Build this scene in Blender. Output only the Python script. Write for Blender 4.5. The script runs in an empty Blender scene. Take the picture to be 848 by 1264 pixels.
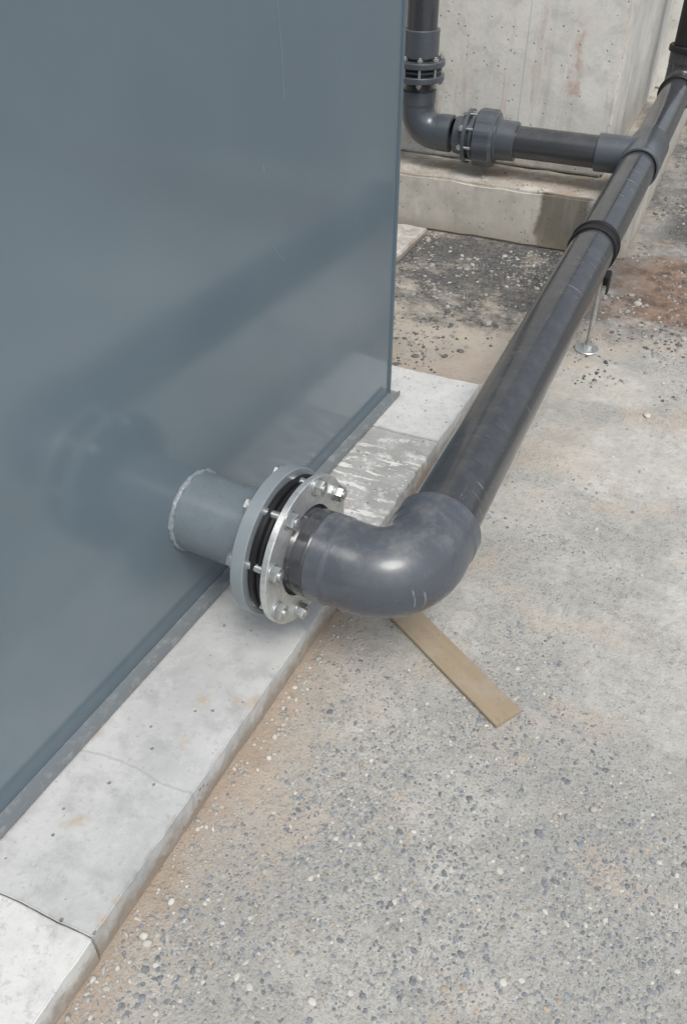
import bpy, bmesh, math, random
import numpy as np
from mathutils import Vector, Matrix, noise
random.seed(7); rng=np.random.default_rng(7)
scene=bpy.context.scene
COL=scene.collection
# large pale cement areas on the ground: x, y, radius x, radius y
PATCH=[(.46,1.75,.38,.50),(.05,2.35,.30,.28),(.75,1.0,.26,.34),(-.30,2.75,.30,.16),(.70,2.6,.45,.30)]

# ------------------------------------------------------------ materials
class NT:
    def __init__(s,name):
        s.m=bpy.data.materials.new(name); s.m.use_nodes=True
        s.t=s.m.node_tree; s.n=s.t.nodes; s.l=s.t.links
        s.b=s.n['Principled BSDF']
        g=s.n.new('ShaderNodeNewGeometry'); s.P=g.outputs['Position']
        sp=s.n.new('ShaderNodeSeparateXYZ'); s.l.new(s.P,sp.inputs[0]); s.X,s.Y,s.Z=sp.outputs
        s.NRM=g.outputs['Normal']
    def lk(s,a,b):
        if isinstance(a,(int,float)): b.default_value=a
        elif isinstance(a,tuple): b.default_value=a if len(a)==4 else (*a,1)
        else: s.l.new(a,b)
    def noise(s,scale,detail=4,rough=.55,vec=None,dist=0):
        n=s.n.new('ShaderNodeTexNoise'); n.inputs['Scale'].default_value=scale
        n.inputs['Detail'].default_value=detail; n.inputs['Roughness'].default_value=rough
        n.inputs['Distortion'].default_value=dist
        s.l.new(vec or s.P,n.inputs['Vector']); return n.outputs['Fac']
    def vor(s,scale,feature='F1',vec=None,rand=1,out='Distance'):
        n=s.n.new('ShaderNodeTexVoronoi'); n.feature=feature; n.inputs['Scale'].default_value=scale
        n.inputs['Randomness'].default_value=rand
        s.l.new(vec or s.P,n.inputs['Vector']); return n.outputs[out]
    def math(s,op,a,b=0,c=None):
        n=s.n.new('ShaderNodeMath'); n.operation=op; s.lk(a,n.inputs[0]); s.lk(b,n.inputs[1])
        if c is not None: s.lk(c,n.inputs[2])
        return n.outputs[0]
    def ss(s,v,a,b,lo=0.,hi=1.):
        n=s.n.new('ShaderNodeMapRange'); n.interpolation_type='SMOOTHSTEP'
        s.lk(v,n.inputs[0])
        if a>b: a,b,lo,hi=b,a,hi,lo
        n.inputs[1].default_value=a;n.inputs[2].default_value=b;n.inputs[3].default_value=lo;n.inputs[4].default_value=hi
        return n.outputs[0]
    def mix(s,f,a,b,mode='MIX'):
        n=s.n.new('ShaderNodeMix'); n.data_type='RGBA'; n.blend_type=mode
        s.lk(f,n.inputs[0]); s.lk(a,n.inputs[6]); s.lk(b,n.inputs[7]); return n.outputs[2]
    def scalevec(s,v3):
        n=s.n.new('ShaderNodeVectorMath'); n.operation='MULTIPLY'; s.l.new(s.P,n.inputs[0]); n.inputs[1].default_value=v3
        return n.outputs[0]
    def bump(s,h,strength=.3,dist=.005,prev=None):
        n=s.n.new('ShaderNodeBump'); n.inputs['Strength'].default_value=strength; n.inputs['Distance'].default_value=dist
        s.lk(h,n.inputs['Height'])
        if prev: s.l.new(prev,n.inputs['Normal'])
        return n.outputs[0]
    def out(s,col=None,rough=None,metal=None,nrm=None,spec=None,coat=None,coatr=None,ior=None):
        for v,k in ((col,'Base Color'),(rough,'Roughness'),(metal,'Metallic'),(nrm,'Normal'),(spec,'Specular IOR Level'),(coat,'Coat Weight'),(coatr,'Coat Roughness'),(ior,'IOR')):
            if v is not None: s.lk(v,s.b.inputs[k])
        return s.m

def mat_ground():
    s=NT('ground_surface')
    n1=s.noise(1.5,6,.6); n2=s.noise(6,7,.7); n3=s.noise(38,5,.7); n4=s.noise(190,3,.6); nb=s.noise(2.1,8,.68,dist=.5)
    base=s.mix(s.ss(n2,.35,.65),(.42,.415,.385),(.56,.545,.50))
    base=s.mix(s.ss(n1,.44,.60,0,.65),base,(.36,.362,.345))
    base=s.mix(s.ss(n3,.46,.68,0,.5),base,(.26,.25,.225))
    base=s.mix(s.ss(n4,.50,.70,0,.4),base,(.23,.225,.21))
    base=s.mix(s.ss(s.noise(2.3,6,.7,vec=s.scalevec((1,1.3,1))),.50,.62,0,.65),base,(.55,.46,.37))
    wob=s.math('MULTIPLY_ADD',s.noise(3.6,8,.78),3.4,-1.7)
    pm=None
    for (cx,cy,ax_,ay_) in PATCH:
        dx=s.math('DIVIDE',s.math('SUBTRACT',s.X,cx),ax_); dy=s.math('DIVIDE',s.math('SUBTRACT',s.Y,cy),ay_)
        d=s.math('SQRT',s.math('ADD',s.math('MULTIPLY',dx,dx),s.math('MULTIPLY',dy,dy)))
        pm=d if pm is None else s.math('MINIMUM',pm,d)
    patch=s.ss(s.math('ADD',pm,wob),1.35,.55,0,.8)
    nbm=s.ss(nb,.49,.62,0,.6)
    veil=s.math('MAXIMUM',patch,nbm)
    fade=s.math('MULTIPLY_ADD',veil,-.85,1.)
    def agg(base,scale,lo,hi,strength,offs):
        v=s.n.new('ShaderNodeVectorMath'); v.operation='ADD'; s.l.new(s.P,v.inputs[0]); v.inputs[1].default_value=(offs,offs*2,0)
        dn=s.n.new('ShaderNodeTexNoise'); dn.inputs['Scale'].default_value=scale*1.2; dn.inputs['Detail'].default_value=0; s.l.new(v.outputs[0],dn.inputs['Vector'])
        mx=s.n.new('ShaderNodeVectorMath'); mx.operation='MULTIPLY_ADD'; s.l.new(dn.outputs['Color'],mx.inputs[0]); mx.inputs[1].default_value=(.45/scale,)*3; s.l.new(v.outputs[0],mx.inputs[2])
        cellc=s.vor(scale,out='Color',vec=mx.outputs[0]); cd=s.vor(scale,vec=mx.outputs[0])
        sep=s.n.new('ShaderNodeSeparateColor'); s.l.new(cellc,sep.inputs[0])
        dens=s.ss(n1,.34,.6,lo,hi)
        pick=s.math('LESS_THAN',sep.outputs[0],dens)
        ins=s.math('MULTIPLY',s.math('MULTIPLY',pick,s.ss(cd,.44,.28)),fade)
        stonec=s.mix(sep.outputs[1],(.16,.18,.20),(.50,.48,.43))
        return s.mix(s.math('MULTIPLY',ins,strength),base,stonec),ins,cd
    base,i1,c1=agg(base,110,.30,.65,.6,0.)
    base,i2,c2=agg(base,200,.40,.70,.55,3.1)
    base,i3,c3=agg(base,380,.45,.7,.4,7.7)
    pdb=s.math('MULTIPLY',veil,s.ss(n3,.70,.4,.5,1.))
    base=s.mix(pdb,base,s.mix(s.ss(s.noise(9,7,.75),.38,.62),(.66,.645,.60),(.54,.525,.475)))
    e0=s.math('SUBTRACT',s.X,s.math('MULTIPLY_ADD',s.Y,.0456,-.684))
    e=s.math('ADD',e0,s.math('MULTIPLY_ADD',s.noise(9,7,.75),.26,-.13))
    em=s.math('MULTIPLY',s.ss(e,.10,.0),s.ss(s.Y,3.2,2.2))
    base=s.mix(s.math('MULTIPLY',em,s.ss(n3,.3,.65,.5,.9)),base,s.mix(n3,(.25,.18,.13),(.50,.40,.31)))
    base=s.mix(s.ss(e,.30,.02,0,.35),base,(.46,.38,.30))
    yy=s.math('ADD',s.Y,s.math('MULTIPLY_ADD',s.noise(2.9,8,.8),2.2,-1.1))
    xx=s.math('ADD',s.X,s.math('MULTIPLY_ADD',s.noise(3.1,7,.75),1.0,-.5))
    dm=s.math('MULTIPLY',s.ss(yy,2.85,3.25),s.ss(xx,.0,-.5))
    gr=s.mix(s.vor(100,out='Color'),(.035,.037,.040),(.17,.17,.165)); gr=s.mix(s.ss(s.noise(4.5,8,.8),.49,.62,0,.75),gr,(.38,.34,.28))
    base=s.mix(s.math('MULTIPLY',dm,.92),base,gr)
    dm2=s.math('MULTIPLY',s.ss(yy,3.8,4.3),s.ss(s.X,-.3,-.1))
    base=s.mix(s.math('MULTIPLY',dm2,.88),base,gr)
    sm=s.math('MULTIPLY',s.math('MULTIPLY',s.ss(yy,2.35,2.8),s.ss(yy,3.3,2.9)),s.ss(s.X,.2,-.3))
    base=s.mix(s.math('MULTIPLY',sm,s.math('MULTIPLY',s.ss(n3,.3,.6,.15,.8),s.ss(n2,.38,.58))),base,s.mix(n3,(.40,.34,.27),(.62,.56,.475)))
    rx=s.ss(s.math('ADD',s.X,s.math('MULTIPLY_ADD',s.noise(4,7,.78),.7,-.35)),-.42,-.15)
    ry=s.math('ABSOLUTE',s.math('SUBTRACT',s.math('ADD',s.Y,s.math('MULTIPLY_ADD',s.noise(4.6,7,.8,vec=s.scalevec((.8,1,1))),1.3,-.65)),3.62))
    rm=s.math('MULTIPLY',rx,s.ss(ry,.50,.20))
    soil=s.mix(s.ss(s.noise(11,7,.75),.36,.64),(.10,.064,.046),(.31,.21,.15)); soil=s.mix(s.ss(n3,.54,.69,0,.4),soil,(.40,.34,.28))
    base=s.mix(s.math('MULTIPLY',rm,.92),base,soil)
    b=s.bump(n4,.5,.003); b=s.bump(n3,.6,.007,b); b=s.bump(s.math('MULTIPLY',i1,s.ss(c1,.42,.1)),.5,.003,b); b=s.bump(s.math('MULTIPLY',i2,s.ss(c2,.42,.1)),.5,.002,b); b=s.bump(s.noise(16,7,.78),.6,.018,b)
    return s.out(base,s.ss(n3,.3,.7,.75,.95),nrm=b,spec=.25)

def mat_concrete(name,c1,c2,kind=''):
    s=NT(name)
    n1=s.noise(2.2,6,.6); n2=s.noise(11,6,.65); n3=s.noise(70,5,.7)
    col=s.mix(s.ss(n1,.38,.62),c1,c2)
    col=s.mix(s.ss(n2,.45,.7,0,.5),col,tuple(x*.68 for x in c1))
    col=s.mix(s.ss(n3,.52,.75,0,.4),col,tuple(x*.60 for x in c1))
    c=s.vor(60,out='Color'); sp=s.n.new('ShaderNodeSeparateColor'); s.l.new(c,sp.inputs[0])
    dens={'wall':.10,'plinth':.06,'footing':.15,'kerb':.08}.get(kind,.07)
    pore=s.math('MULTIPLY',s.math('LESS_THAN',sp.outputs[0],dens),s.ss(s.vor(60),.28,.16))
    col=s.mix(s.math('MULTIPLY',pore,.7),col,(.14,.14,.13))
    b=s.bump(n3,.35,.003); b=s.bump(n2,.4,.006,b); b=s.bump(s.math('MULTIPLY',pore,-1),.6,.004,b)
    rough=.85
    if kind=='wall':
        st=s.noise(1.0,5,.6,vec=s.scalevec((9,9,.7)))
        col=s.mix(s.ss(st,.52,.72,0,.5),col,(.40,.39,.34))
        st2=s.noise(1.0,5,.7,vec=s.scalevec((16,16,1.6)))
        zz=s.math('MULTIPLY',s.ss(st2,.56,.68),s.ss(s.Z,1.3,.6))
        col=s.mix(s.math('MULTIPLY',zz,.5),col,(.45,.31,.26))
        px=s.math('ABSOLUTE',s.math('ADD',s.math('ADD',s.X,s.math('MULTIPLY_ADD',s.noise(20,4,.6),.10,-.05)),.70))
        pk=s.math('MULTIPLY',s.math('MULTIPLY',s.ss(px,.035,.0),s.ss(s.noise(25,4,.7),.38,.58)),s.math('MULTIPLY',s.ss(s.Z,.5,.6),s.ss(s.Z,.95,.75)))
        col=s.mix(s.math('MULTIPLY',pk,.6),col,(.47,.27,.23))
        jn=s.math('ABSOLUTE',s.math('ADD',s.X,.93))
        col=s.mix(s.math('MULTIPLY',s.ss(jn,.004,.001),.4),col,(.3,.29,.26))
    if kind=='footing':
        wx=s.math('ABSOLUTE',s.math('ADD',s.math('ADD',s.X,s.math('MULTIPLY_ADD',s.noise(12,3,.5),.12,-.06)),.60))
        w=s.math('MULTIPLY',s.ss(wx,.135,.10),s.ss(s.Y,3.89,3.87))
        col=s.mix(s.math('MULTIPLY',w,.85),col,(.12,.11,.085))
        gz=s.ss(s.math('ADD',s.Z,s.math('MULTIPLY_ADD',n2,.2,-.1)),.10,.0)
        col=s.mix(s.math('MULTIPLY',gz,.5),col,(.30,.25,.18))
        st=s.noise(1.0,5,.6,vec=s.scalevec((14,14,2)))
        col=s.mix(s.ss(st,.5,.7,0,.4),col,(.30,.29,.25))
        dl=s.math('MULTIPLY',s.ss(s.Z,.24,.247),s.ss(s.noise(7,6,.7),.42,.58)); col=s.mix(s.math('MULTIPLY',dl,.6),col,(.34,.26,.19))
    if kind=='plinth':
        dark_band=s.math('MULTIPLY',s.ss(s.math('ADD',s.Y,s.math('MULTIPLY',n2,.2)),1.40,1.6),s.ss(s.Y,2.12,2.0))
        col=s.mix(s.math('MULTIPLY',dark_band,s.ss(n2,.3,.6,.35,.7)),col,(.29,.295,.28))  # uneven darker grey band across the slab beyond the flange
        reg=s.math('MULTIPLY',s.ss(s.Y,1.42,1.50),s.ss(s.Y,2.05,1.95))
        sv=s.noise(1,6,.6,vec=s.scalevec((10,60,9)),dist=.5)
        sp2=s.math('MULTIPLY',s.math('MULTIPLY',s.ss(sv,.545,.57),reg),s.ss(s.noise(8,5,.65),.42,.52))
        col=s.mix(s.math('MULTIPLY',sp2,.85),col,(.78,.78,.75))
        pl=s.math('MULTIPLY',s.ss(s.noise(18,6,.75),.56,.59),reg); col=s.mix(s.math('MULTIPLY',pl,.5),col,(.70,.70,.67))
        def drops(sc,thr,colr,f):
            dr=s.vor(sc,out='Color'); ds=s.n.new('ShaderNodeSeparateColor'); s.l.new(dr,ds.inputs[0])
            return s.mix(s.math('MULTIPLY',s.math('MULTIPLY',s.math('LESS_THAN',ds.outputs[0],thr),s.ss(s.vor(sc),.28,.18)),s.math('MULTIPLY',reg,f)),col,colr)
        col=drops(75,.25,(.78,.78,.75),.85); col=drops(50,.20,(.15,.15,.14),.7)
        wh=s.math('MULTIPLY',s.ss(s.noise(16,5,.7),.54,.60),s.ss(s.Y,1.95,2.05)); col=s.mix(s.math('MULTIPLY',wh,.6),col,(.74,.74,.71))
        wf=s.math('MULTIPLY',s.ss(s.noise(20,6,.75),.52,.68),.35); col=s.mix(wf,col,(.64,.645,.63))
        r=s.math('MULTIPLY',s.ss(s.noise(8,4,.6),.62,.72),.5)
        col=s.mix(r,col,(.45,.33,.21))
        jn=s.math('ABSOLUTE',s.math('SUBTRACT',s.math('ADD',s.Y,s.math('MULTIPLY_ADD',s.noise(8,3,.5),.05,-.025)),.74))
        col=s.mix(s.math('MULTIPLY',s.ss(jn,.005,.001),.3),col,(.25,.25,.24))
    if kind in('plinth','kerb'):
        gz=s.ss(s.math('ADD',s.Z,s.math('MULTIPLY_ADD',s.noise(20,6,.7),.12,-.06)),.066,.01)
        col=s.mix(s.math('MULTIPLY',gz,.85),col,s.mix(n3,(.22,.17,.125),(.40,.33,.25)))
    if kind=='kerb':
        c=s.ss(s.noise(55,4,.7),.56,.62)
        col=s.mix(s.math('MULTIPLY',c,.35),col,(.35,.35,.32))
    return s.out(col,rough,nrm=b,spec=.3)

def mat_tank():
    s=NT('grey_painted_steel')
    n1=s.noise(1.3,4,.5); n2=s.noise(6,5,.6)
    col=s.mix(s.ss(n1,.35,.65),(.142,.190,.225),(.160,.212,.247))
    sp=s.ss(s.noise(140,2,.5),.76,.82); col=s.mix(s.math('MULTIPLY',sp,.3),col,(.5,.52,.54))
    dust=s.math('MULTIPLY',s.ss(s.Z,.7,.1),s.ss(n2,.35,.7,.03,.15))
    col=s.mix(dust,col,(.30,.30,.29))
    r=s.ss(n2,.3,.7,.125,.165)
    b=s.bump(s.noise(1.7,2,.4),.2,.02); b=s.bump(s.noise(420,2,.5),.02,.0006,b)
    return s.out(col,r,nrm=b,ior=1.55,coat=.28,coatr=.11)

def mat_lip():
    s=NT('worn_painted_steel')
    n=s.noise(30,5,.7)
    col=s.mix(s.ss(n,.50,.66,0,.45),(.19,.215,.23),(.38,.385,.375))
    col=s.mix(s.ss(s.noise(55,4,.6),.63,.70,0,.7),col,(.38,.27,.18))
    return s.out(col,.42,nrm=s.bump(n,.12,.001))

def mat_paint(name,c,rough=.35,chips=True):
    s=NT(name); n=s.noise(25,5,.65)
    col=s.mix(s.ss(n,.45,.75,0,.2),c,tuple(min(1,x*1.4+.03) for x in c))
    if chips: col=s.mix(s.ss(s.noise(80,3,.6),.70,.76,0,.5),col,(.6,.61,.6))
    return s.out(col,s.ss(n,.3,.7,rough-.05,rough+.1),nrm=s.bump(s.noise(90,3,.5),.06,.001),coat=.2,coatr=.15)

def mat_pvc(name,c,rough=.25,streak=.06,dustup=.08,scr=.35):
    s=NT(name)
    n=s.noise(7,5,.65); sc=s.noise(1,5,.75,vec=s.scalevec((75,4,75)))
    col=s.mix(s.ss(n,.42,.75,0,streak),c,tuple(x*1.6+.03 for x in c))
    col=s.mix(s.ss(sc,.66,.72,0,scr),col,(.40,.40,.40))
    sk=s.noise(1,4,.6,vec=s.scalevec((11,95,11)),dist=.3)
    gate=s.ss(s.noise(3.2,3,.5),.50,.58)
    col=s.mix(s.math('MULTIPLY',s.math('MULTIPLY',s.ss(sk,.64,.69),gate),scr),col,(.46,.46,.45))
    col=s.mix(s.ss(s.noise(130,3,.6),.69,.78,0,.45),col,(.40,.39,.37))
    sn=s.n.new('ShaderNodeSeparateXYZ'); s.l.new(s.NRM,sn.inputs[0])
    up=s.math('MULTIPLY',s.ss(sn.outputs[2],.3,1),s.ss(s.noise(16,5,.7),.4,.7,.01,dustup))
    col=s.mix(up,col,(.38,.37,.35))
    r=s.ss(n,.3,.7,rough-.03,rough+.07)
    return s.out(col,r,nrm=s.bump(s.noise(30,4,.6),.02,.001),ior=1.5,coat=.25,coatr=.12)

def mat_galv():
    s=NT('galvanised_steel')
    c=s.vor(90,out='Color'); sp=s.n.new('ShaderNodeSeparateColor'); s.l.new(c,sp.inputs[0])
    n=s.noise(20,5,.7)
    col=s.mix(sp.outputs[0],(.60,.62,.615),(.72,.74,.73)); col=s.mix(s.ss(n,.5,.75,0,.35),col,(.42,.43,.42))
    return s.out(col,s.ss(n,.3,.7,.30,.46),metal=.75,nrm=s.bump(n,.08,.001))

def mat_zinc():
    s=NT('zinc_plated_bolt'); n=s.noise(60,4,.6)
    return s.out(s.mix(n,(.42,.44,.44),(.66,.67,.65)),.36,metal=.85,nrm=s.bump(n,.15,.0005))

def mat_simple(name,c,rough=.5,metal=0,var=.5,scale=30):
    s=NT(name); n=s.noise(scale,5,.65)
    return s.out(s.mix(s.ss(n,.3,.75),c,tuple(x*(1+var)+.004 for x in c)),rough,metal=metal,nrm=s.bump(n,.2,.002))

def mat_wood():
    s=NT('weathered_plank_wood')
    m=s.n.new('ShaderNodeMapping'); s.l.new(s.P,m.inputs[0]); m.inputs['Rotation'].default_value=(0,0,math.radians(32.7)); 
    v=s.n.new('ShaderNodeVectorMath'); v.operation='MULTIPLY'; s.l.new(m.outputs[0],v.inputs[0]); v.inputs[1].default_value=(5,90,40)
    g=s.noise(1,5,.6,vec=v.outputs[0]); n=s.noise(12,5,.7)
    col=s.mix(g,(.28,.215,.145),(.40,.325,.225)); col=s.mix(s.ss(n,.42,.66,0,.5),col,(.38,.34,.28))
    col=s.mix(s.ss(s.noise(60,5,.7),.58,.7,0,.6),col,(.18,.15,.11))
    return s.out(col,.8,nrm=s.bump(g,.25,.002))

def mat_stone():
    s=NT('mixed_stone')
    a=s.n.new('ShaderNodeAttribute'); a.attribute_name='Col'
    n=s.noise(150,4,.7)
    col=s.mix(s.ss(n,.4,.75,.05,.6),a.outputs['Color'],(.46,.45,.41))
    return s.out(col,.8,nrm=s.bump(n,.2,.001),spec=.3)

M=dict(ground=mat_ground(),
 wall=mat_concrete('wall_concrete',(.64,.63,.58),(.74,.73,.68),'wall'),
 sidewall=mat_concrete('pale_wall_concrete',(.72,.71,.66),(.80,.79,.74),'kerb2'),
 footing=mat_concrete('footing_concrete',(.50,.48,.43),(.62,.60,.54),'footing'),
 plinth=mat_concrete('plinth_concrete',(.45,.458,.452),(.565,.572,.562),'plinth'),
 kerb=mat_concrete('pale_plinth_concrete',(.60,.605,.59),(.70,.705,.685),'kerb'),
 tank=mat_tank(),lip=mat_lip(),
 stub=mat_paint('stub_paint',(.155,.188,.21),.28), flange=mat_paint('flange_paint',(.225,.260,.28),.34),
 weld=mat_paint('weld_bead',(.22,.25,.27),.4),
 pvc=mat_pvc('dark_grey_pvc',(.045,.048,.054),.18), elbow=mat_pvc('elbow_grey_pvc',(.076,.087,.104),.27,.10,.28,.5),
 union=mat_pvc('coupling_grey_pvc',(.070,.082,.096),.30,.08), black=mat_simple('black_rubber',(.007,.007,.008),.5,0,.3),
 galv=mat_galv(),zinc=mat_zinc(),wood=mat_wood(),stone=mat_stone(),
 steel=mat_simple('dull_steel',(.33,.33,.31),.5,.5),scr=mat_simple('bare_scratch',(.30,.34,.36),.5),
 bracket=mat_simple('black_bracket',(.02,.02,.022),.45))

# ------------------------------------------------------------ mesh helpers
def mk(name,bm,mat,parent=None,smooth=35,**props):
    me=bpy.data.meshes.new(name)
    bmesh.ops.recalc_face_normals(bm,faces=bm.faces)
    vs=[v.co for v in bm.verts]
    mn=Vector((min(v.x for v in vs),min(v.y for v in vs),min(v.z for v in vs)))
    mx=Vector((max(v.x for v in vs),max(v.y for v in vs),max(v.z for v in vs)))
    c=(mn+mx)/2
    if parent is None: c.z=mn.z
    bm.transform(Matrix.Translation(-c)); bm.to_mesh(me); bm.free()
    if smooth:
        me.shade_smooth(); me.set_sharp_from_angle(angle=math.radians(smooth))
    me.materials.append(mat)
    o=bpy.data.objects.new(name,me); COL.objects.link(o); o.location=c
    if parent is not None:
        o.parent=parent; 
        w=Vector((0,0,0)); p=parent
        while p is not None: w+=p.location; p=p.parent
        o.location=c-w
    for k,v in props.items(): o[k]=v
    return o
def empty(name,loc,**props):
    e=bpy.data.objects.new(name,None); e.empty_display_size=.1; e.location=loc; COL.objects.link(e)
    for k,v in props.items(): e[k]=v
    return e
def frame(ax):
    ax=Vector(ax).normalized(); u=ax.orthogonal().normalized() if abs(ax.z)>.99 else Vector((0,0,1)).cross(ax).normalized()
    return ax,u,ax.cross(u).normalized()
def lathe(bm,prof,p0,ax,seg=64,close=False,radmod=None):
    p0=Vector(p0); ax,u,v=frame(ax); rings=[]
    for t,r in prof:
        ring=[]
        for i in range(seg):
            a=2*math.pi*i/seg; rr=r*(radmod(i,a) if radmod else 1)
            ring.append(bm.verts.new(p0+ax*t+(u*math.cos(a)+v*math.sin(a))*rr))
        rings.append(ring)
    prs=list(zip(rings,rings[1:]))
    if close: prs.append((rings[-1],rings[0]))
    for a,b in prs:
        for i in range(seg):
            j=(i+1)%seg; bm.faces.new((a[i],a[j],b[j],b[i]))
    return rings
def capped(bm,t0,t1,r,p0,ax,seg=48,bev=.002):
    rs=lathe(bm,[(t0,r-bev),(t0+bev,r),(t1-bev,r),(t1,r-bev)],p0,ax,seg)
    bm.faces.new(list(reversed(rs[0]))); bm.faces.new(rs[-1])
def annulus(bm,t0,t1,ri,ro,p0,ax,seg=96,bev=.002):
    lathe(bm,[(t0,ri),(t0,ro-bev),(t0+bev,ro),(t1-bev,ro),(t1,ro-bev),(t1,ri)],p0,ax,seg,close=True)
def sweep(bm,pts,rads,seg=48,cap=False):
    pts=[Vector(p) for p in pts]; rings=[]; up=None
    for i,p in enumerate(pts):
        t=(pts[min(i+1,len(pts)-1)]-pts[max(i-1,0)]).normalized()
        if up is None: up=t.orthogonal().normalized()
        up=(up-t*up.dot(t)).normalized(); w=t.cross(up)
        r=rads[i] if isinstance(rads,(list,tuple)) else rads
        rings.append([bm.verts.new(p+(up*math.cos(2*math.pi*k/seg)+w*math.sin(2*math.pi*k/seg))*r) for k in range(seg)])
    for a,b in zip(rings,rings[1:]):
        for k in range(seg):
            j=(k+1)%seg; bm.faces.new((a[k],a[j],b[j],b[k]))
    if cap: bm.faces.new(list(reversed(rings[0]))); bm.faces.new(rings[-1])
def box(bm,c,s,rot=None,bev=0.,basis=None):
    r=bmesh.ops.create_cube(bm,size=1); vs=r['verts']
    mt=Matrix.Diagonal((*s,1))
    R=rot.to_4x4() if rot is not None else Matrix.Identity(4)
    bmesh.ops.transform(bm,matrix=Matrix.Translation(c)@R@mt,verts=vs)
    if bev:
        es=list({e for v in vs for e in v.link_edges})
        bmesh.ops.bevel(bm,geom=es,offset=bev,segments=2,affect='EDGES')
def hexp(bm,t0,t1,r,p0,ax,phase=0):
    p0=Vector(p0); ax,u,v=frame(ax); rings=[]
    ch=(t1-t0)*.12
    for t,rr in ((t0,r*.94),(t0+ch,r),(t1-ch,r),(t1,r*.94)):
        rings.append([bm.verts.new(p0+ax*t+(u*math.cos(phase+k*math.pi/3)+v*math.sin(phase+k*math.pi/3))*rr) for k in range(6)])
    for a,b in zip(rings,rings[1:]):
        for k in range(6): bm.faces.new((a[k],a[(k+1)%6],b[(k+1)%6],b[k]))
    bm.faces.new(list(reversed(rings[0]))); bm.faces.new(rings[-1])

def ex(y): return -.665+.0456*(y-.417)
def rough_block(name,foot,z0,z1,mat,amp=.004,step=.03,bev=.006,parent=None,chip=0,**props):
    bm=bmesh.new()
    lo=[bm.verts.new((x,y,z0)) for x,y in foot]; hi=[bm.verts.new((x,y,z1)) for x,y in foot]
    n=len(foot); bm.faces.new(list(reversed(lo))); bm.faces.new(hi)
    for i in range(n): bm.faces.new((lo[i],lo[(i+1)%n],hi[(i+1)%n],hi[i]))
    bmesh.ops.bevel(bm,geom=list(bm.edges),offset=bev,segments=2,affect='EDGES')
    if step:
        for ax in range(3):
            cs=[v.co[ax] for v in bm.verts]; a,b=min(cs),max(cs); k=int((b-a)/step)
            for i in range(1,k):
                if ax==0 and chip and a+(b-a)*i/k<-1.2: continue
                co=Vector((0,0,0)); co[ax]=a+(b-a)*i/k; no=Vector((0,0,0)); no[ax]=1
                bmesh.ops.bisect_plane(bm,geom=bm.verts[:]+bm.edges[:]+bm.faces[:],plane_co=co,plane_no=no)
    for v in bm.verts:
        q=v.co*14; d=noise.noise_vector(q)*amp+noise.noise_vector(v.co*55)*amp*.5
        if v.co.z<z0+.001: d.z=0
        if chip:
            h=noise.noise(v.co*30)
            if v.co.z>z1-.008 and v.co.x>ex(v.co.y)-.010 and h>.2:
                d.z-=chip*(h-.2)*1.4; d.x-=chip*(h-.2)*1.6
        v.co+=d
    return mk(name,bm,mat,parent,smooth=50,**props)

# ------------------------------------------------------------ ground
bm=bmesh.new()
f=bmesh.ops.create_grid(bm,x_segments=2,y_segments=2,size=60)
g=mk('ground',bm,M['ground'],smooth=0,kind='structure',label='dusty grey compacted ground with embedded pebbles',category='ground')

# ------------------------------------------------------------ plinth under the tank
rough_block('concrete_slab',[(-2.8,-1.2),(ex(-1.2)+.004,-1.2),(ex(.42)+.004,.4272),(-2.8,.4272)],0,.081,M['kerb'],step=.018,amp=.0022,bev=.0025,chip=.007,
  label='pale concrete slab segment beside the earth strip',category='concrete slab')
rough_block('concrete_slab',[(-2.8,.43),(ex(.434),.43),(ex(2.08),2.083),(-2.8,2.083)],0,.08,M['plinth'],step=.016,amp=.0022,bev=.0025,chip=.007,
  label='grey concrete slab with white dried splashes under the tank',category='concrete slab')
rough_block('concrete_slab',[(-2.8,2.086),(ex(2.08),2.086),(ex(2.46)+.004,2.455),(-2.8,2.475)],0,.083,M['kerb'],step=.018,amp=.0022,bev=.0025,chip=.007,
  label='short pale concrete slab at the tank corner',category='concrete slab')

# ------------------------------------------------------------ tank
TA=math.radians(-4.6); yd=Vector((-math.sin(TA),math.cos(TA),0)); xd=Vector((math.cos(TA),math.sin(TA),0))
PC=Vector((-.824,2.262,.086))
RT=Matrix.Rotation(TA,3,'Z')
tank=empty('storage_tank',PC-yd*1.8-xd*.9,label='large blue-grey painted steel tank standing on concrete slabs',category='tank')
bm=bmesh.new(); L=3.3; D=1.8; H=2.1
cen=PC-xd*D/2-yd*L/2+Vector((0,0,H/2+.004))
box(bm,cen,(D,L,H),RT,.004)
mk('tank_wall',bm,M['tank'],tank,smooth=30)
bm=bmesh.new(); box(bm,PC+xd*.002+yd*.0035+Vector((0,0,H/2+.004)),(.012,.006,H-.01),RT,.002)
mk('corner_edge',bm,M['tank'],tank)
bm=bmesh.new()
box(bm,PC+xd*.0150-yd*(L/2-.012)+Vector((0,0,.006)),(.029,L+.024,.008),RT,.001)
box(bm,PC+xd*.0320-yd*(L/2-.012)+Vector((0,0,.0095)),(.0050,L+.020,.017),RT,.0012)
mk('base_lip',bm,M['lip'],tank)
def facept(y,z,off=.0006):
    t=(PC.y-y)/yd.y; p=PC-yd*t; p=p+xd*off; p.z=z; return p
for pts in ([(1.683,1.30),(1.69,1.22),(1.693,1.12)],[(1.622,.835),(1.64,.808),(1.664,.785)],[(1.60,1.02),(1.602,1.0)]):
    bm=bmesh.new(); w=.0007; pr=None
    for y,z in pts:
        a=bm.verts.new(facept(y-w*.5,z)); b=bm.verts.new(facept(y+w*.5,z))
        if pr: bm.faces.new((pr[0],pr[1],b,a))
        pr=(a,b)
    mk('paint_scratch',bm,M['scr'],tank,smooth=0)

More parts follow.
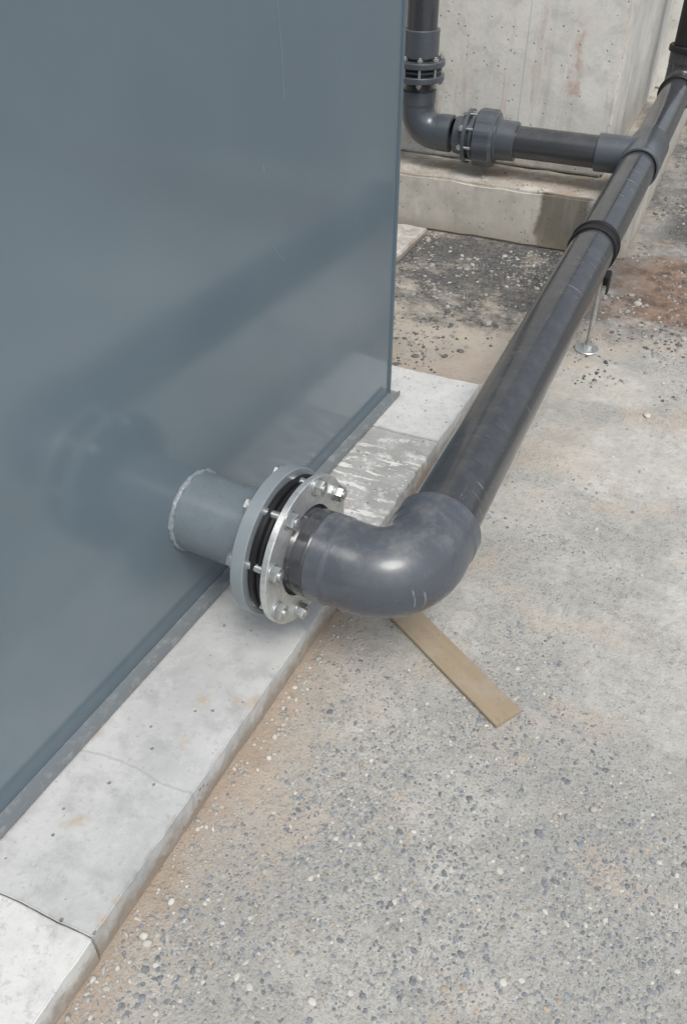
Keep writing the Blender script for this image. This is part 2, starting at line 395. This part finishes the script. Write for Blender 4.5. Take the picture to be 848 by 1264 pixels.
# outlet axis: square to the tank wall, corner of the pipe run at C
XN=-.377; YN=1.192; ZN=.360
XP=-.33; ZP=.41; YT=4.0
C=Vector((XN,YN,ZN)); TE=Vector((XP,YT,ZP)); PD=(TE-C).normalized()
AX=Vector((math.cos(TA),math.sin(TA),.012)).normalized(); S0=C-AX*(XN/AX.x)
_,FU,FV=frame(AX)
SR=.093; FR=.169
bm=bmesh.new()
lathe(bm,[(-.95,SR),(-.68,SR)],S0,AX,72)
lathe(bm,[(-.68,SR-.006),(-.95,SR-.006)],S0,AX,72)
mk('outlet_stub',bm,M['stub'],tank)
tw=((PC-S0).dot(xd))/AX.dot(xd)
bm=bmesh.new(); p=[]
for k in range(10):
    a=2*math.pi*k/10; p.append((tw+.004+.007*math.cos(a),SR+.0005+.005*math.sin(a)))
lathe(bm,p,S0,AX,128,close=True)
for v in bm.verts: v.co+=noise.noise_vector(v.co*110)*.0036
mk('weld_bead',bm,M['weld'],tank)
bm=bmesh.new(); annulus(bm,-.700,-.669,SR-.004,FR,S0,AX)
mk('outlet_flange',bm,M['flange'],tank)

# ------------------------------------------------------------ pipeline
line=empty('pipeline',(XN,YN,0),label='dark grey plastic pipe run bolted to the tank outlet',category='pipe')
bm=bmesh.new(); annulus(bm,-.6685,-.662,.07,.150,S0,AX,bev=.001); mk('gasket',bm,M['black'],line)
bm=bmesh.new()
lathe(bm,[(-.6615,.07),(-.6615,.155),(-.659,.1575),(-.652,.1575),(-.650,.155),(-.6485,.147),(-.6465,.147),(-.645,.152),(-.639,.152),(-.6365,.149),(-.6355,.138),(-.634,.07)],S0,AX,96,close=True)
mk('plastic_flange_ring',bm,M['black'],line)
bm=bmesh.new(); annulus(bm,-.628,-.613,.104,FR,S0,AX,bev=.002)
gr=mk('backing_flange',bm,M['galv'],line)
bm=bmesh.new()
lathe(bm,[(-.658,.118),(-.632,.118),(-.622,.100),(-.606,.093),(-.604,.0965),(-.600,.0975),(-.578,.0975),(-.574,.0945),(-.55,.093)],S0,AX,72)
mk('flange_adapter',bm,M['pvc'],line)
for k in range(8):
    a=2*math.pi*(k+.5)/8+.06
    c=S0+FU*.1475*math.cos(a)+FV*.1475*math.sin(a)
    bm=bmesh.new()
    capped(bm,-.714,-.590+random.uniform(-.002,.003),.0095,c,AX,20,.0015)
    hexp(bm,-.7135,-.704,.0180,c,AX,random.random())
    capped(bm,-.704,-.7003,.0205,c,AX,28,.0008)
    capped(bm,-.6128,-.6095,.0210,c,AX,28,.0008)
    hexp(bm,-.6095,-.5945,.0180,c,AX,random.random())
    mk('bolt',bm,M['zinc'],gr)
def arcpath(A,c,Bv,R,e,n=28):
    A=Vector(A);Bv=Vector(Bv);c=Vector(c); o=c+A*R+Bv*R
    pts=[c+A*e,c+A*(e-.002)]
    m=16
    for i in range(1,m): pts.append(c+A*(e-.002-(e-.002-R)*i/m))
    for i in range(n+1):
        t=math.pi/2*i/n; pts.append(o-Bv*R*math.cos(t)-A*R*math.sin(t))
    for i in range(1,m): pts.append(c+Bv*(R+(e-.002-R)*i/m))
    pts+= [c+Bv*(e-.002),c+Bv*e]
    return pts
def elbow(A,c,Bv,R,e,r,name,mat,flare=.03,inner=.82,sock=.75):
    pts=arcpath(A,c,Bv,R,e); n=len(pts); rads=[]
    tot=[0]
    for a,b in zip(pts,pts[1:]): tot.append(tot[-1]+(b-a).length)
    for i in range(n):
        d=min(tot[i],tot[-1]-tot[i])
        rr=r*(1.0+ flare*(1-min(1,max(0,(d-(e-R)*sock)/.006))))
        if d<.0005: rr-=.003
        rads.append(rr)
    bm=bmesh.new(); sweep(bm,pts,rads,80)
    A=Vector(A);Bv=Vector(Bv);c=Vector(c)
    for dv in (A,Bv):
        lathe(bm,[(e,rads[0]),(e+.001,r*inner)],c,dv,80)
    return mk(name,bm,mat,line)
elbow(-AX,C,PD,.108,.195,.0960,'elbow',M['elbow'],.026,.80,.45)
PR=.081
bm=bmesh.new(); lathe(bm,[(.17,PR),(1,PR-.0015),(2,PR-.003),(2.70,PR-.0045)],C,PD,72); mk('long_pipe',bm,M['pvc'],line)
bm=bmesh.new()
lathe(bm,[(3.83,.078),(3.831,.084),(3.834,.0865),(4.166,.0865),(4.17,.084),(4.17,.078)],(XP,0,ZP),(0,1,0),72)
lathe(bm,[(0,.079),(.185,.079),(.194,.079),(.197,.076),(.197,.067)],(XP,YT,ZP),(-1,0,0),64)
mk('tee_fitting',bm,M['union'],line)
bm=bmesh.new(); lathe(bm,[(4.15,.0765),(5.2,.0765)],(XP,0,ZP),(0,1,0),64); mk('far_pipe',bm,M['pvc'],line)
elbow((0,-1,0),(XP,5.3,ZP),(0,0,1),.10,.17,.084,'riser_elbow',M['pvc'])
bm=bmesh.new(); lathe(bm,[(.55,.076),(2.6,.076)],(XP,5.3,0),(0,0,1),48)
mk('riser_pipe',bm,M['black'],line)
bm=bmesh.new(); annulus(bm,.58,.61,.076,.098,(XP,5.3,0),(0,0,1),64,.004); mk('riser_collar',bm,M['black'],line)
bm=bmesh.new(); annulus(bm,5.11,5.135,.076,.092,(XP,0,ZP),(0,1,0),64,.004); mk('riser_collar',bm,M['black'],line)
BR=.068
XA=(1,0,0)
bm=bmesh.new(); lathe(bm,[(.17,BR),(.62,BR)],(XP,YT,ZP),(-1,0,0),56); mk('branch_pipe',bm,M['pvc'],line)
ux=-1.045
def rib(i,a): return 1+.04*(1 if (i%8)<4 else 0)
bm=bmesh.new()
lathe(bm,[(-.045,.078),(-.045,.110),(-.038,.118),(.034,.118),(.047,.106),(.047,.078)],(ux+.02,YT,ZP),XA,96,radmod=rib)
mk('union_nut',bm,M['union'],line)
bm=bmesh.new()
lathe(bm,[(.06,.096),(.072,.096),(.078,.086),(.155,.083),(.158,.079),(.158,.066)],(ux,YT,ZP),XA,64)
lathe(bm,[(-.03,.102),(-.043,.102),(-.043,.086),(-.055,.086),(-.056,.116),(-.072,.116),(-.078,.084),(-.125,.079)],(ux,YT,ZP),XA,64)
mk('union_body',bm,M['union'],line)
for k in range(8):
    a=2*math.pi*(k+.3)/8; c=Vector((ux,YT+.103*math.cos(a),ZP+.103*math.sin(a)))
    bm=bmesh.new(); capped(bm,-.092,-.02,.006,c,XA,12,.001); hexp(bm,-.088,-.073,.0125,c,XA,.2); mk('union_bolt',bm,M['zinc'],line)
EX=-1.365
elbow((1,0,0),(EX,YT,ZP),(0,0,1),.10,.175,.078,'branch_elbow',M['union'])
bm=bmesh.new()
lathe(bm,[(.57,BR),(2.5,BR)],(EX,YT,0),(0,0,1),48); mk('branch_riser',bm,M['pvc'],line)
bm=bmesh.new()
for z0,z1,r in ((.625,.650,.112),(.662,.672,.098),(.684,.709,.112),(.719,.83,.080)):
    annulus(bm,z0,z1,BR-.001,r,(EX,YT,0),(0,0,1),64,.003)
mk('riser_flange',bm,M['union'],line)
for k in range(8):
    a=2*math.pi*(k+.4)/8; c=Vector((EX+.095*math.cos(a),YT+.095*math.sin(a),0))
    bm=bmesh.new(); capped(bm,.605,.73,.0065,c,(0,0,1),12,.001); hexp(bm,.611,.624,.012,c,(0,0,1),.1); hexp(bm,.710,.723,.012,c,(0,0,1),.5)
    mk('riser_bolt',bm,M['zinc'],line)

# ------------------------------------------------------------ pipe support
sup=empty('pipe_support',(-.31,2.99,0),label='black pipe clamp on a thin steel post with base plate',category='pipe support')
tc=(2.99-YN)/PD.y; CC=C+PD*tc; PR2=.0785
bm=bmesh.new()
lathe(bm,[(-.034,PR2+.0005),(-.034,PR2+.006),(-.031,PR2+.008),(-.024,PR2+.008),(-.021,PR2+.003),(.021,PR2+.003),(.024,PR2+.009),(.032,PR2+.009),(.034,PR2+.006),(.034,PR2+.0005)],CC,PD,72)
mk('pipe_clamp',bm,M['black'],sup)
bm=bmesh.new()
box(bm,(-.313,2.992,.306),(.09,.05,.012),None,.002); box(bm,(-.270,2.992,.272),(.007,.045,.07),None,.002); box(bm,(-.313,3.013,.280),(.08,.006,.055),None,.002)
capped(bm,.29,.33,.02,(-.313,2.992,0),(0,0,1),24)
mk('clamp_bracket',bm,M['bracket'],sup)
bm=bmesh.new(); capped(bm,.004,.31,.009,(-.298,2.992,0),(0,0,1),20); mk('support_post',bm,M['steel'],sup)
bm=bmesh.new(); capped(bm,.001,.008,.045,(-.298,2.992,0),(0,0,1),40); hexp(bm,.008,.022,.017,(-.298,2.992,0),(0,0,1)); 
mk('base_plate',bm,M['galv'],sup)

# ------------------------------------------------------------ plank, paver
bm=bmesh.new()
a=Vector((-.50,1.462,0)); b=Vector((-.125,1.221,0)); d=(b-a); ang=math.atan2(d.y,d.x)
box(bm,(a+b)/2+Vector((0,0,.008)),(d.length,.076,.010),Matrix.Rotation(ang,3,'Z'),.001)
mk('wooden_plank',bm,M['wood'],smooth=30,label='short light brown wooden plank lying on the ground',category='plank')
rough_block('paving_slab',[(-1.65,3.40),(-1.235,3.40),(-1.215,3.80),(-1.65,3.80)],0,.035,M['kerb'],step=.05,label='loose pale concrete paving slab on dark gravel',category='paving slab')

# ------------------------------------------------------------ wall and footing
w=empty('concrete_wall',(-1.7,5.0,0),label='tall pale concrete wall on a projecting footing',category='wall')
rough_block('footing',[(-3.6,3.85),(-.305,3.86),(-.29,7.5),(-3.6,7.5)],0,.25,M['footing'],amp=.007,step=.06,bev=.010,parent=w)
rough_block('wall_face',[(-3.6,4.155),(-.505,4.155),(-.505,5.9),(-3.6,5.9)],.252,3.2,M['wall'],amp=.002,step=.25,bev=.012,parent=w)
rough_block('wall_extension',[(-3.6,5.905),(-.45,5.905),(-.45,7.4),(-3.6,7.4)],.252,3.2,M['sidewall'],amp=.002,step=.3,bev=.008,parent=w)

# ------------------------------------------------------------ stones (uncountable)
ico=bmesh.new(); bmesh.ops.create_icosphere(ico,subdivisions=2,radius=1)
IV=np.array([v.co[:] for v in ico.verts]); ico.verts.ensure_lookup_table(); IF=np.array([[v.index for v in f.verts] for f in ico.faces]); ico.free()
def stones(name,P,R,C,zs,sink,irr=.5,**props):
    n=len(P); nv=len(IV); V=np.empty((n,nv,3))
    for i in range(n):
        v=IV.copy()
        v+= .38*np.sin(IV@rng.normal(0,1.3,(3,3))+rng.uniform(0,6,3))*irr
        v*=np.array([1,rng.uniform(.6,.95),zs*rng.uniform(.7,1.2)])
        a=rng.uniform(0,6.28); c,s=math.cos(a),math.sin(a)
        v=v@np.array([[c,s,0],[-s,c,0],[0,0,1]])
        V[i]=v*R[i]+np.array([P[i][0],P[i][1],(P[i][2] if len(P[i])>2 else 0)+R[i]*zs*sink])
    V=V.reshape(-1,3); F=(IF[None]+ (np.arange(n)*nv)[:,None,None]).reshape(-1,3)
    me=bpy.data.meshes.new(name); me.vertices.add(len(V)); me.vertices.foreach_set('co',V.ravel())
    me.loops.add(F.size); me.loops.foreach_set('vertex_index',F.ravel().astype(np.int32))
    me.polygons.add(len(F)); me.polygons.foreach_set('loop_start',np.arange(0,F.size,3,dtype=np.int32))
    me.update(calc_edges=True); me.validate()
    at=me.color_attributes.new('Col','FLOAT_COLOR','POINT')
    cc=np.repeat(np.concatenate([C,np.ones((n,1))],1),nv,axis=0); at.data.foreach_set('color',cc.ravel())
    me.shade_smooth(); me.materials.append(M['stone'])
    o=bpy.data.objects.new(name,me); COL.objects.link(o); o['kind']='stuff'
    for k,v in props.items(): o[k]=v
def cols(n,pale=.12,dark=(.19,.212,.235)):
    C=np.empty((n,3)); dark=np.array(dark)
    for i in range(n):
        u=rng.random(); 
        if u<pale: c=np.array([.58,.56,.51])*rng.uniform(.75,1.1)
        elif u<pale+.03: c=np.array([.44,.35,.25])*rng.uniform(.7,1.1)
        elif u<pale+.48: c=np.array([.37,.36,.33])*rng.uniform(.75,1.2)
        else: c=dark*rng.uniform(.65,1.35)
        C[i]=c
    return C
def onslab(x,y): return y<2.5 and x<ex(y)+.012
def inpatch(x,y):
    return min(math.hypot((x-a)/c,(y-b)/d) for a,b,c,d in PATCH)
P=[];R=[]
while len(P)<19000:
    u=rng.random()
    if u<.68: x=rng.uniform(-.68,.75); y=rng.uniform(.15,1.9)
    else: x=rng.uniform(-.6,1.3); y=rng.uniform(1.8,3.4)
    if onslab(x,y): continue
    q=noise.fractal(Vector((x*2.2,y*2.2,3.)),.8,2,5)
    dens=.12+1.1*q+ 1.0*math.exp(-((x+.24)**2/.08+(y-.72)**2/.14))
    if x<ex(y)+.08: dens*=.5
    ip=inpatch(x,y)+.6*noise.noise(Vector((x*6,y*6,1)))
    if ip<1.1: dens*=.12+.6*max(0,ip-.5)
    if rng.random()<dens: P.append((x,y)); R.append(min(.0085,rng.gamma(2.6,.00082)+.0009))
stones('embedded_pebbles',P,R,cols(len(P),.08),.22,-.05,.33,label='small blue-grey pebbles embedded in dusty ground',category='pebbles')
P=[];R=[]
while len(P)<10000:
    x=rng.uniform(-1.5,1.6); y=rng.uniform(2.6,6.2)
    if y>3.84 and x<-.28: continue
    q=noise.fractal(Vector((x*2.6,y*2.6,9.)),.8,2,5)
    if rng.random()<(.5 if x<-.2 else .3)+1.4*q-max(0,(3.2-y))*1.1: P.append((x,y)); R.append(rng.gamma(3,.0014)+.0018)
stones('gravel',P,R,cols(len(P),.12,(.07,.075,.08))*.78,.5,.1,.6,label='loose dark grey gravel along the wall footing',category='gravel')
P=[];R=[]
for i in range(520):
    x=rng.uniform(-.6,1.2); y=rng.uniform(.3,3.6)
    if onslab(x,y) : continue
    P.append((x,y)); R.append(min(.009,rng.gamma(2.2,.0013)+.001))
for i in range(600):
    y=rng.uniform(.2,2.5); x=ex(y)+abs(rng.normal(.0,.035))+.010; P.append((x,y)); R.append(min(.009,rng.gamma(2,.0012)+.0012))
for i in range(40):
    y=rng.uniform(.45,2.4); x=ex(y)-rng.uniform(.01,.2); P.append((x,y,.081)); R.append(rng.uniform(.0008,.0024))
for i in range(90):
    x=rng.uniform(-1.4,-.5); P.append((x,rng.uniform(3.87,4.1),.25)); R.append(rng.uniform(.002,.006))
for i in range(60):
    x=rng.uniform(-1.2,-.45); P.append((x,rng.uniform(3.2,3.83))); R.append(rng.uniform(.003,.009))
for i in range(90):
    x=rng.uniform(-.25,1.3); y=rng.uniform(3.2,4.8); P.append((x,y)); R.append(rng.uniform(.004,.014))
for (x,y,r) in ((-.02,2.62,.014),(.33,2.9,.016),(-.18,3.45,.016),(.12,3.7,.018)): P.append((x,y)); R.append(r)
C_=cols(len(P),.50)
stones('loose_stones',P,R,C_,.6,.35,.6,label='scattered pale and tan loose stones',category='stones')

# ------------------------------------------------------------ light
W=bpy.data.worlds.new('World'); scene.world=W; W.use_nodes=True; nt=W.node_tree
sky=nt.nodes.new('ShaderNodeTexSky'); sky.sky_type='NISHITA'; sky.sun_disc=False
EL=math.radians(60); AZ=math.radians(140)
sky.sun_elevation=EL; sky.sun_rotation=AZ; sky.dust_density=4; sky.air_density=1.2
hs=nt.nodes.new('ShaderNodeHueSaturation'); hs.inputs['Saturation'].default_value=.5
nt.links.new(sky.outputs[0],hs.inputs['Color']); nt.links.new(hs.outputs[0],nt.nodes['Background'].inputs[0])
nt.nodes['Background'].inputs[1].default_value=.15
sl=bpy.data.lights.new('sun','SUN'); sl.energy=1.5; sl.angle=math.radians(22); sl.color=(1,.99,.97)
so=bpy.data.objects.new('sun',sl); COL.objects.link(so)
dv=Vector((math.sin(AZ)*math.cos(EL),math.cos(AZ)*math.cos(EL),math.sin(EL)))
so.rotation_euler=dv.to_track_quat('Z','Y').to_euler()
scene.view_settings.view_transform='Standard'; scene.view_settings.look='None'; scene.view_settings.exposure=0

# ------------------------------------------------------------ camera
cd=bpy.data.cameras.new('camera'); cd.sensor_fit='VERTICAL'; cd.sensor_height=24; cd.lens=24*1050/1264; cd.clip_start=.02; cd.clip_end=300
co=bpy.data.objects.new('camera',cd); COL.objects.link(co); co.location=(0,0,1.6); co.rotation_euler=(math.radians(50),0,math.radians(23.5))
scene.camera=co
